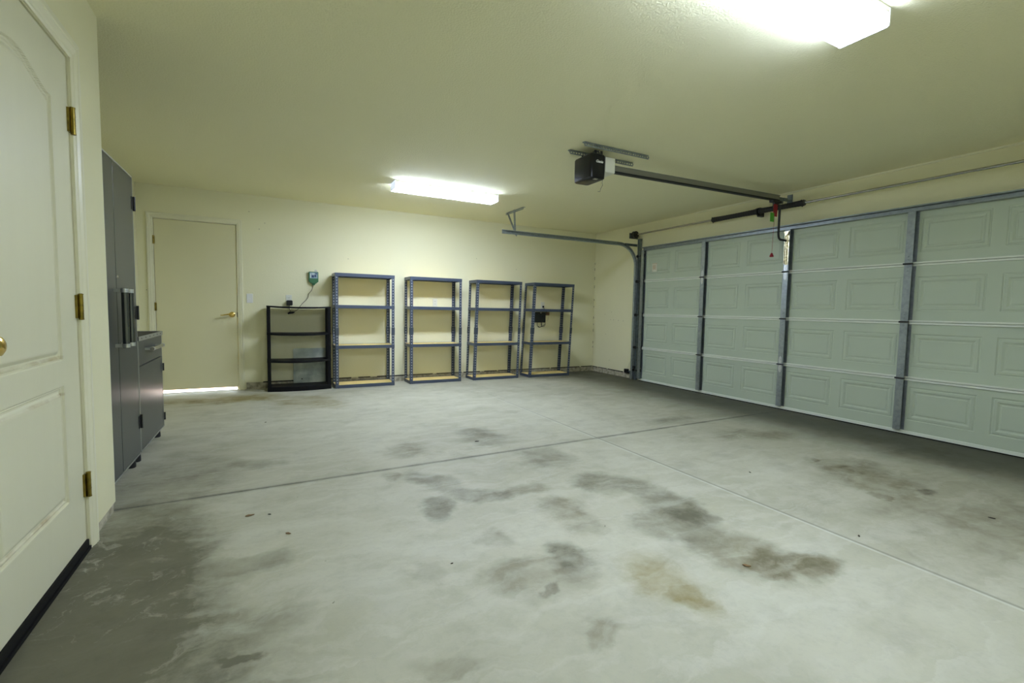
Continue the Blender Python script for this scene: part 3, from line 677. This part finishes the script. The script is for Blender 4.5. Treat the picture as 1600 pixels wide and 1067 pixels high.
# ------------------------------------------------------------------ steel shelving units
UW, UD, UH = .762, .305, 1.5025
def shelving(x, y, th, kx, ky, label):
    t = thing('shelving_unit', (x, y, 0), label, 'shelving unit', 'slate blue steel shelving units')
    t.rotation_euler = (0, 0, th)
    base = t.location.copy()
    def fin(mb, name, m, parent=t, smooth=False, bevel=0):
        mb.v = [(vx + kx*vz + base.x, vy + ky*vz + base.y, vz) for vx, vy, vz in mb.v]
        return mb.build(name, m, parent, smooth, bevel)
    def post(px, py, sx, sy):
        """L-shaped slotted upright with punched-hole uv along its faces"""
        mb = MB(); w, th_ = .038, .0025
        xs = sorted((px, px+sx*w)); ys_ = sorted((py, py+sy*w)); xt = sorted((px, px+sx*th_)); yt = sorted((py, py+sy*th_))
        mb.box(xs[0], xs[1], yt[0], yt[1], 0, UH); mb.box(xt[0], xt[1], ys_[0], ys_[1], 0, UH)
        o = fin(mb, 'post', M['slate_post'])
        uvl = o.data.uv_layers.new(name='holes')
        for p in o.data.polygons:
            for li in p.loop_indices:
                v = o.data.vertices[o.data.loops[li].vertex_index].co
                lx_, ly_ = v.x-kx*v.z, v.y-ky*v.z
                u_ = (lx_-px)/(sx*w) if abs(p.normal.y) > .7 else ((ly_-py)/(sy*w) if abs(p.normal.x) > .7 else 5)
                uvl.data[li].uv = (u_, v.z)
        return o
    for px, sx in ((0, 1), (UW, -1)):
        for py, sy in ((0, 1), (UD, -1)): post(px, py, sx, sy)
    for zt in (1.503, 1.090, .562, .045):
        hb = .042; fr = MB(); zb = zt-hb
        fr.box(.003, UW-.003, -.0035, -.0005, zb, zt); fr.box(.003, UW-.003, UD+.0005, UD+.0035, zb, zt)
        fr.box(-.0035, -.0005, .003, UD-.003, zb, zt); fr.box(UW+.0005, UW+.0035, .003, UD-.003, zb, zt)
        fr.box(.004, UW-.004, 0, .022, zt-.018, zt-.0155); fr.box(.004, UW-.004, UD-.022, UD, zt-.018, zt-.0155)
        fr.box(.004, .022, .02, UD-.02, zt-.018, zt-.0155); fr.box(UW-.022, UW-.004, .02, UD-.02, zt-.018, zt-.0155)
        f_ = fin(fr, 'shelf_frame', M['slate'])
        bd = MB(); bd.box(.006, UW-.006, .005, UD-.005, zt-.0155, zt-.002); fin(bd, 'shelf_board', M['board'], f_)
    for px, sx in ((0, 1), (UW, -1)):
        for py, sy in ((0, 1), (UD, -1)):
            sp_ = MB(); xs = sorted((px-sx*.003, px+sx*.042)); ys_ = sorted((py-sy*.003, py+sy*.042))
            sp_.box(xs[0], xs[1], *sorted((py-sy*.004, py-sy*.0003)), .695, .795); sp_.box(*sorted((px-sx*.004, px-sx*.0003)), ys_[0], ys_[1], .695, .795)
            fin(sp_, 'splice_plate', M['splice'])
    return t
shelving(.788, 6.425, .006, 0, 0, 'slate blue steel shelving unit right beside the black plastic shelves')
shelving(1.775, 6.440, .006, -.002, 0, 'slate blue steel shelving unit second from the left, with a wall outlet showing through it')
shelving(2.735, 6.440, .004, .026, .0, 'slate blue steel shelving unit second from the right, leaning a little sideways')
shelving(3.68, 6.415, .006, .044, .0, 'rightmost slate blue steel shelving unit, in front of a black box on the wall')

# ------------------------------------------------------------------ black resin shelves with bowed fronts
bs = thing('plastic_shelf', (0, 6.45, 0), 'low black plastic shelf rack with bowed fronts beside the light switch', 'shelf rack')
BW, BD = .738, .285
def bowed(z, th, sag=.012, bow=.055):
    top = []; n = 14
    fr_ = [(BW*i/n, 6.45 + .012 - bow*math.sin(math.pi*i/n)) for i in range(n+1)]
    mb = MB(); vs = []; fs = []
    for i, (x, y) in enumerate(fr_):
        dz = -sag*math.sin(math.pi*i/n)
        vs += [(x, y, z+dz), (x, y, z-th+dz), (x, 6.45+BD, z+dz*.5), (x, 6.45+BD, z-th+dz*.5), (x, y+.012, z+dz-.0), (x, y+.004, z+dz+.004)]
    for i in range(n):
        a0, b0 = i*6, (i+1)*6
        fs += [(a0+1, b0+1, b0, a0), (a0, b0, b0+5, a0+5), (a0+5, b0+5, b0+4, a0+4), (a0+4, b0+4, b0+2, a0+2), (a0+2, b0+2, b0+3, a0+3), (a0+3, b0+3, b0+1, a0+1)]
    fs += [(0, 5, 4, 2, 3, 1), tuple(n*6+k for k in (1, 3, 2, 4, 5, 0))]
    mb.add(vs, fs); return mb
for z, th in ((1.062, .016), (.728, .022), (.388, .022), (.055, .055)):
    bowed(z, th, sag=.012 if z > .1 else .0).build('shelf', M['shelf_black'], bs)
for x in (.002, BW-.042):
    for y in (6.462, 6.45+BD-.032):
        for za, zb in ((.05, .366), (.388, .706), (.728, 1.046)):
            pass
        mb = MB()
        for za, zb in ((.03, .366), (.389, .706), (.729, 1.046)): mb.box(x, x+.040, y, y+.028, za, zb); mb.box(x+.008, x+.032, y-.003, y, za+.01, zb-.01)
        mb.build('leg', M['shelf_black'], bs, bevel=.002)
# galvanised sheet leaning behind it
sp = MB(); pts = [(0, 0), (.42, 0)] + arc(.42-.02, .51-.02, .02, 0, 90, 4) + arc(.02, .51-.02, .02, 90, 180, 4)
vs = []
for th in (0, .003):
    for u, v in pts: vs.append((.302+u, 6.7385+.022*v/.51+th, v))
n_ = len(pts); sp.add(vs, [tuple(range(n_)), tuple(range(n_, 2*n_))] + [(i, (i+1) % n_, (i+1) % n_+n_, i+n_) for i in range(n_)])
sheet = thing('metal_panel', (.302, 6.739, 0), 'dull zinc sheet leaning on the wall behind the black plastic shelf', 'metal sheet')
sp.build('sheet', M['sheet'], sheet)
mb = MB(); mb.lathe([(.007, -.0012), (.008, .0006)], (.405, 6.7412, .105), 'y', 12); mb.build('screw_hole', M['gap'], sheet)

# ------------------------------------------------------------------ wall fittings on the back wall
def plate(name, x, z, label, cat, w=.07, h=.115, m='cream_plastic'):
    t = thing(name, (x, YB, z), label, cat)
    MB().box(x-w/2, x+w/2, YB-.006, YB-.0004, z-h/2, z+h/2).build('cover_plate', M[m], t, bevel=.003)
    return t
sw = plate('light_switch', -.182, 1.152, 'pale light switch plate on the wall beside the side door', 'light switch', m='white_plastic')
MB().box(-.187, -.177, YB-.016, YB-.006, 1.142, 1.166).build('toggle', M['white_plastic'], sw)
def outlet(x, z, label):
    t = plate('wall_outlet', x, z, label, 'outlet')
    for dz in (-.02, .02):
        so = MB().box(x-.017, x+.017, YB-.0085, YB-.006, z+dz-.014, z+dz+.014).build('socket', M['cream_plastic'], t, bevel=.003)
        sl = MB()
        for dx in (-.007, .007): sl.box(x+dx-.0012, x+dx+.0012, YB-.0089, YB-.0083, z+dz-.004, z+dz+.006)
        sl.build('slot', M['gap'], so)
    return t
outlet(.262, 1.150, 'cream wall outlet with the black adapter plugged in')
outlet(2.235, 1.152, 'cream wall outlet seen through the second steel shelving unit')
outlet(4.115, 1.150, 'cream wall outlet above the black box on the wall')
ad = thing('power_adapter', (.268, YB-.03, 1.10), 'black power adapter plugged into the outlet above the black shelf', 'power adapter')
MB().prism([(.236, 1.072), (.300, 1.072), (.304, 1.082), (.304, 1.128), (.296, 1.138), (.240, 1.138), (.232, 1.128), (.232, 1.082)], 'y', YB-.052, YB-.009).build('adapter_body', M['black_plastic'], ad, bevel=.004)
MB().tube([(.268, YB-.03, 1.072), (.262, YB-.025, 1.045), (.268, YB-.02, 1.02), (.280, YB-.02, .992)], .003, 8).build('cord', M['black_matt'], ad, smooth=True)
MB().tube([(.245, YB-.022, .965), (.272, YB-.02, .978), (.30, YB-.02, .980), (.325, YB-.022, .985)], [.009, .016, .015, .008], 10).build('inline_plug', M['black_plastic'], ad, smooth=True)
tm = thing('irrigation_timer', (.559, YB, 1.45), 'small green timer box with blue display on the wall', 'timer')
MB().prism([(.500, 1.392), (.530, 1.365), (.588, 1.365), (.618, 1.392), (.618, 1.512), (.612, 1.520), (.506, 1.520), (.500, 1.512)], 'y', YB-.045, YB-.001).build('timer_body', M['green_plastic'], tm, bevel=.005)
fp = MB().box(.512, .608, YB-.047, YB-.045, 1.432, 1.510).build('face_plate', M['face_plate'], tm, bevel=.0008)
fd = MB(); fd.box(.535, .562, YB-.0485, YB-.047, 1.444, 1.472); fd.box(.568, .590, YB-.0485, YB-.047, 1.452, 1.478); fd.box(.580, .602, YB-.0485, YB-.047, 1.488, 1.502)
fd.build('button', M['navy'], fp)
wm = MB(); wm.box(.517, .524, YB-.0485, YB-.047, 1.44, 1.495)
for i in range(4): wm.box(.535, .572-.006*(i % 2), YB-.0485, YB-.047, 1.480+.007*i, 1.483+.007*i)
wm.build('print', M['white_plastic'], fp)
MB().prism([(.545, 1.345), (.573, 1.345), (.58, 1.366), (.538, 1.366)], 'y', YB-.035, YB-.01).build('cable_gland', M['green_plastic'], tm)
MB().prism([(.57, 1.519), (.605, 1.519), (.605, 1.54), (.590, 1.552), (.575, 1.545)], 'y', YB-.006, YB-.001).build('hanger_tab', M['beige_plastic'], tm)
MB().tube([(.559, YB-.02, 1.348), (.548, YB-.015, 1.31), (.535, YB-.012, 1.275), (.495, YB-.012, 1.225), (.492, YB-.012, 1.185), (.470, YB-.012, 1.15), (.42, YB-.012, 1.10), (.395, YB-.012, 1.065), (.365, YB-.012, 1.02), (.32, YB-.018, .988)], .0028, 8).build('cord', M['black_matt'], tm, smooth=True)
bx = thing('wall_box', (4.05, YB, .955), 'black electronics box on the wall seen through the rightmost shelving unit', 'electronics box')
MB().box(3.935, 4.145, YB-.06, YB-.001, .865, 1.035).build('box_body', M['black_plastic'], bx, bevel=.006)
MB().box(4.035, 4.060, YB-.063, YB-.058, 1.018, 1.034).build('white_clip', M['white_plastic'], bx)
cb = MB()
for cx_, r_, zc in ((4.045, .045, .835), (4.115, .040, .842)):
    cb.tube([(cx_+r_*math.sin(R(a_)), YB-.03, zc+r_*1.15*math.cos(R(a_))) for a_ in range(-20, 341, 20)], .0035, 8)
cb.tube([(4.02, YB-.03, .80), (4.05, YB-.03, .785), (4.10, YB-.03, .80), (4.14, YB-.03, .83)], .004, 8)
cb.build('cable', M['black_matt'], bx, smooth=True)
cb = MB(); cb.tube([(4.115, YB-.02, 1.14), (4.125, YB-.03, 1.10), (4.15, YB-.03, 1.06), (4.18, YB-.03, 1.03)], .003, 8); cb.box(4.105, 4.128, YB-.03, YB-.009, 1.115, 1.145); cb.build('plug', M['black_matt'], bx)
pb = thing('cable_splitter', (4.20, YB, .99), 'small brown box beside the black electronics box on the wall', 'splitter box')
MB().box(4.165, 4.235, YB-.03, YB-.001, .985, 1.035).build('box_body', M['brown_plastic'], pb, bevel=.003)
MB().tube([(4.22, YB-.015, .985), (4.225, YB-.015, .93), (4.205, YB-.015, .89), (4.17, YB-.015, .90), (4.15, YB-.015, .925)], .002, 6).build('wire', M['beige_plastic'], pb)

# photo-eye safety sensor by the track
se = thing('safety_sensor', (5.14, 5.83, .11), 'small black safety sensor low on the wall beside the door track', 'sensor')
MB().box(5.135, 5.175, 5.79, 5.865, .085, .15).build('sensor_body', M['black_plastic'], se, bevel=.004)
mb = MB(); mb.box(5.165, 5.182, 5.672, 5.80, .10, .125); mb.box(5.130, 5.182, 5.672, 5.72, .02, .10); mb.build('bracket', M['galv_old'], se)
MB().tube([(5.170, 5.83, .15), (5.172, 5.80, .20), (5.174, 5.75, .30)], .0022, 6).build('wire', M['beige_plastic'], se)

# ------------------------------------------------------------------ garage cabinets on the left
CX = -.748
tc = thing('tall_cabinet', (-1.02, 3.42, 0), 'tall charcoal two-door garage cabinet behind the wall corner', 'cabinet')
MB().box(XREC+.01, CX-.022, 3.022, 3.83, .085, 1.865).build('body', M['cab'], tc)
ed = MB()
ed.box(CX-.022, CX+.001, 3.016, 3.836, 1.862, 1.870); ed.box(CX-.022, CX+.001, 3.016, 3.836, .078, .087); ed.box(CX-.022, CX+.001, 3.828, 3.836, .078, 1.87)
ed.build('edge_trim', M['cab_edge'], tc)
for i, (y0, y1) in enumerate(((3.020, 3.393), (3.400, 3.826))):
    dd = MB().box(CX-.020, CX, y0, y1, .090, 1.860).build('door', M['cab'], tc, bevel=.0015)
    hy = y1-.055 if i == 0 else y0+.055
    h = MB(); h.tube([(CX+.048, hy, .815), (CX+.048, hy, 1.150)], .0165, 16)
    hd = h.build('handle', M['tube_steel'], dd, smooth=True)
    for z in (.828, 1.137):
        b = MB(); b.box(CX, CX+.050, hy-.008, hy+.008, z-.009, z+.009); b.lathe([(.0185, -.011), (.0185, .011)], (CX+.048, hy, z), 'z', 16)
        b.build('handle_bracket', M['cab_edge'], dd)
    if i == 1:
        lk = MB(); lk.lathe([(.001, .006), (.008, .005), (.010, 0)], (CX, y0+.02, 1.215), 'x', 14); lk.build('lock', M['steel'], dd)
for z in (1.70, 1.005, .29):
    h = MB(); h.tube([(CX+.007, 3.838, z-.045), (CX+.007, 3.838, z+.045)], .007, 10); h.box(CX, CX+.003, 3.795, 3.832, z-.040, z+.040)
    h.build('hinge', M['dark_metal'], tc, smooth=True)
for y in (3.08, 3.785):
    for x in (CX-.045, XREC+.07): MB().lathe([(.022, 0), (.026, .004), (.026, .03), (.020, .085)], (x, y, 0), 'z', 16).build('foot', M['black_matt'], tc, smooth=True)
lc = thing('base_cabinet', (-1.02, 4.23, 0), 'low charcoal base cabinet with a drawer beside the side door', 'cabinet')
LY0, LY1 = 3.846, 4.625
MB().box(XREC+.01, CX-.022, LY0+.004, LY1-.004, .085, .820).build('body', M['cab'], lc)
ed = MB(); ed.box(CX-.022, CX+.001, LY0, LY1, .078, .087); ed.box(CX-.022, CX+.001, LY1-.008, LY1, .078, .84); ed.box(CX-.022, CX+.001, LY0, LY0+.006, .078, .84)
ed.build('edge_trim', M['cab_edge'], lc)
tp = MB().box(XREC+.005, CX+.004, LY0-.002, LY1+.004, .820, .846).build('worktop', M['black_matt'], lc)
ed = MB(); ed.box(CX+.004, CX+.007, LY0-.002, LY1+.006, .818, .848); ed.box(XREC+.01, CX+.004, LY1+.004, LY1+.007, .818, .848)
e_ = ed.build('edge_strip', M['cab_edge'], tp)
for i in range(6): MB().lathe([(.005, 0), (.005, .001), (.002, .002)], (CX+.007, LY0+.07+.125*i, .833), 'x', 10).build('rivet', M['dark_metal'], tp)
dw = MB().box(CX-.020, CX, LY0+.008, LY1-.010, .655, .814).build('drawer', M['cab'], lc, bevel=.0015)
h = MB(); h.tube([(CX+.042, 4.03, .752), (CX+.042, 4.40, .752)], .0125, 14); hd = h.build('handle', M['steel'], dw, smooth=True)
for y in (4.045, 4.385):
    b = MB(); b.box(CX, CX+.043, y-.008, y+.008, .744, .760); b.lathe([(.0145, -.011), (.0145, .011)], (CX+.042, y, .752), 'y', 14)
    b.build('handle_bracket', M['cab_edge'], dw)
MB().box(CX-.020, CX, LY0+.008, LY1-.010, .090, .646).build('door', M['cab'], lc, bevel=.0015)
for z in (.56, .16):
    h = MB(); h.tube([(CX+.006, LY1, z-.03), (CX+.006, LY1, z+.03)], .006, 8); h.build('hinge', M['dark_metal'], lc, smooth=True)
for y in (3.92, 4.585):
    for x in (CX-.045, XREC+.07): MB().lathe([(.022, 0), (.026, .004), (.026, .03), (.020, .085)], (x, y, 0), 'z', 16).build('foot', M['black_matt'], lc, smooth=True)

# ------------------------------------------------------------------ litter on the floor
def leafy(x, y, s, rot, label, name='dry_leaf', m='leaf'):
    pts = [(-1, 0), (-.6, .38), (-.1, .5), (.35, .30), (.9, .12), (1.1, 0), (.8, -.15), (.3, -.42), (-.2, -.36), (-.7, -.28)]
    c_, s_ = math.cos(R(rot)), math.sin(R(rot)); vs = []
    for h0 in (0, .0025):
        for u, v in pts:
            z = .0012 + h0 + s*(.16*abs(v) + .10*max(0, abs(u)-.5))
            vs.append((x + s*(u*c_-v*s_), y + s*(u*s_+v*c_), z))
        vs.append((x, y, .0012+h0))
    n = len(pts); mb = MB()
    fs = [(i, (i+1) % n, n) for i in range(n)] + [((i+1) % n+n+1, i+n+1, 2*n+1) for i in range(n)] + [(i, i+n+1, (i+1) % n+n+1, (i+1) % n) for i in range(n)]
    mb.add(vs, fs); tag(mb.build(name, M[m]), label, 'leaf' if m == 'leaf' else 'grit')
leafy(1.795, 1.238, .016, -50, 'curled orange brown dry leaf on the grey stain right of centre')
leafy(-.091, 2.664, .020, 10, 'flat brown dry leaf on the floor nearest the house door')
leafy(.075, 2.374, .014, -40, 'dark curled leaf scrap on bare floor in front of the house door')
for i, (x, y, s, l) in enumerate([(1.493, 3.43, .018, 'dark chip on the smoky stain beyond the cross joint'), (2.541, 1.172, .010, 'dark speck of grit beside the pale joint, nearer the camera'),
     (2.884, 2.0, .010, 'dark speck of grit just right of the pale joint'), (3.434, .968, .014, 'dark chip of grit on the right of the floor'),
     (-.001, 2.638, .008, 'tiny dark crumb beside the flat brown leaf'), (.675, 1.795, .006, 'tiny dark crumb on the pale floor centre left'),
     (-.021, 4.782, .010, 'small dark chip on the floor in front of the black plastic shelf')]):
    leafy(x, y, s, 37*i, l, 'grit_chip', 'grit')
